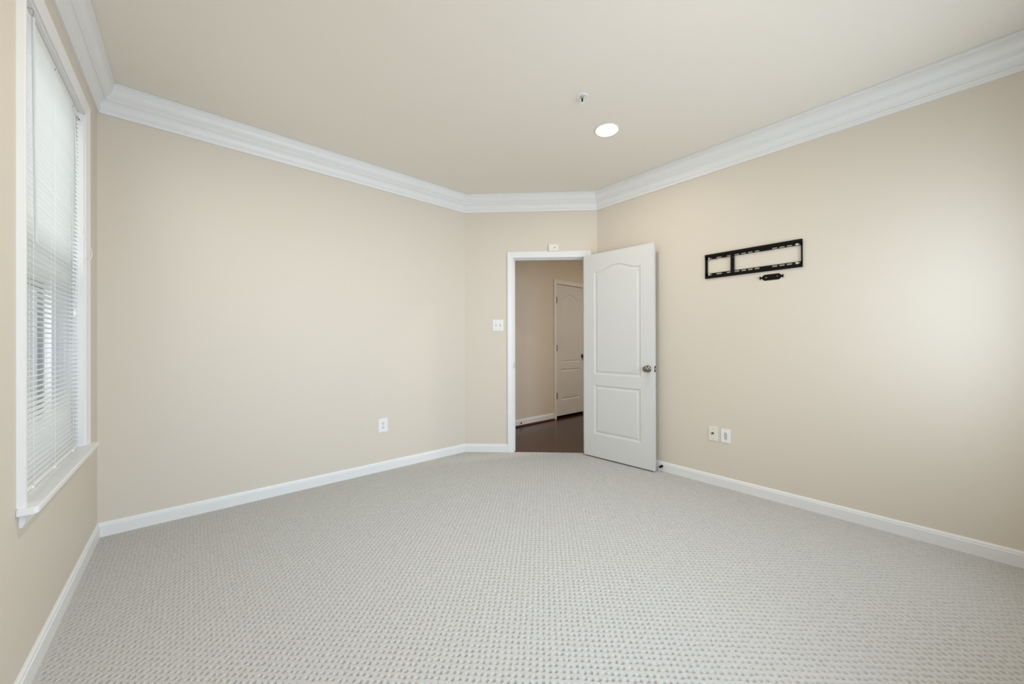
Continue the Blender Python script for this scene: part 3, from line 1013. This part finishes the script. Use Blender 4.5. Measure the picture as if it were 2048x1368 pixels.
# spring door stop behind the open door
S_ = sr(1.675)
root = empty('door_stop', fr.p(S_, 0.0125, 0.045))
tag(root, 'black spring door stop on the right baseboard behind the open door', 'door stop')
pts = []
for i in range(120):
    t = i / 119
    ang = t * 2 * math.pi * 7
    r = 0.0085
    pts.append(fr.p(S_ + r * math.cos(ang), 0.016 + 0.026 * t, 0.045 + r * math.sin(ang)))
attach(root, MB().tube(pts, 0.0014, 6).build('spring', M_BLACK, smooth=True))
attach(root, MB().lathe(fr.p(S_, 0.0125, 0.045), nv, [(0, 0), (.011, 0), (.011, .003), (.007, .005), (0, .005)], 16).build('base', M_BLACK))
attach(root, MB().lathe(fr.p(S_, 0.042, 0.045), nv, [(0, 0), (.008, 0), (.0095, .004), (.0095, .010), (.006, .012), (0, .0125)], 16).build('rubber_tip', M_BLACK, smooth=True))

# ------------------------------------------------------------------ ceiling fixtures
LAMP_LABELS = ['round lit recessed downlight in the ceiling near the door', 'round lit recessed downlight in the ceiling nearer the window wall', 'added unseen downlight filling the hallway with light']
for k, (x, y) in enumerate(LAMPS + [HALL_FILL]):  # the last one is the fixture added as hallway fill light
    bulb = area_light('downlight_bulb', (x, y, CEIL - 0.002), (0, 0, -1), 0.15, 0.15, (6, 15, 30)[k], ((1.0, 0.96, 0.84), (1.0, 0.91, 0.74), (1.0, 0.88, 0.74))[k])
    bulb.data.shape = 'DISK'
    root = empty('recessed_light', (x, y, CEIL))
    tag(root, LAMP_LABELS[k], 'ceiling light')
    ring = MB().lathe((x, y, CEIL), (0, 0, -1), [(0.0745, -0.012), (0.0765, 0.0005), (0.080, 0.0035), (0.090, 0.004), (0.0945, 0.002), (0.095, 0.0), (0.083, -0.0005), (0.0825, -0.012), (0.0745, -0.012)], 48)
    ring.f = ring.f[:-2]
    attach(root, ring.build('trim_ring', M_ALMOND, smooth=True))
    attach(root, MB().lathe((x, y, CEIL + 0.010), (0, 0, -1), [(0, 0), (0.0742, 0), (0.0742, 0.004), (0.06, 0.006), (0, 0.007)], 48).build('lens', M_LAMP))

x, y = 1.884, 1.516
root = empty('fire_sprinkler', (x, y, CEIL))
tag(root, 'small white and chrome fire sprinkler hanging from the ceiling', 'sprinkler')
attach(root, MB().lathe((x, y, CEIL), (0, 0, -1), [(0.0, 0), (0.037, 0), (0.037, 0.002), (0.034, 0.005), (0.029, 0.0055), (0.025, 0.0015), (0.015, 0.001), (0.0, 0.001)], 32).build('escutcheon', M_PLASTIC, smooth=True))
attach(root, MB().lathe((x, y, CEIL - 0.003), (0, 0, -1), [(0.0, 0), (0.011, 0), (0.011, 0.010), (0.008, 0.012), (0.0, 0.013)], 20).build('body', M_CHROME))
fm = MB()
for sg in (-1, 1):
    d = Vector((S2, -S2, 0)) * sg
    c = Vector((x, y, CEIL))
    fm.tube([c + d * 0.009 + Vector((0, 0, -.013)), c + d * 0.012 + Vector((0, 0, -.022)), c + d * 0.009 + Vector((0, 0, -.034)), c + d * 0.002 + Vector((0, 0, -.040))], 0.0022, 8)
attach(root, fm.build('frame_arms', M_PLASTIC, smooth=True))
attach(root, MB().lathe((x, y, CEIL - 0.016), (0, 0, -1), [(0, 0), (.004, .001), (.005, .008), (.0045, .017), (.002, .022), (0, .023)], 14).build('heat_bulb', M_BLACK, smooth=True))
df = MB()
nt_ = 16
ol = []
for i in range(nt_ * 2):
    r = 0.0145 if i % 2 == 0 else 0.0105
    ang = math.pi * i / nt_
    ol.append((x + r * math.cos(ang), y + r * math.sin(ang)))
df.plate(Flat, ol, [], CEIL - 0.0435, CEIL - 0.0415)
attach(root, df.build('deflector', M_PLASTIC))
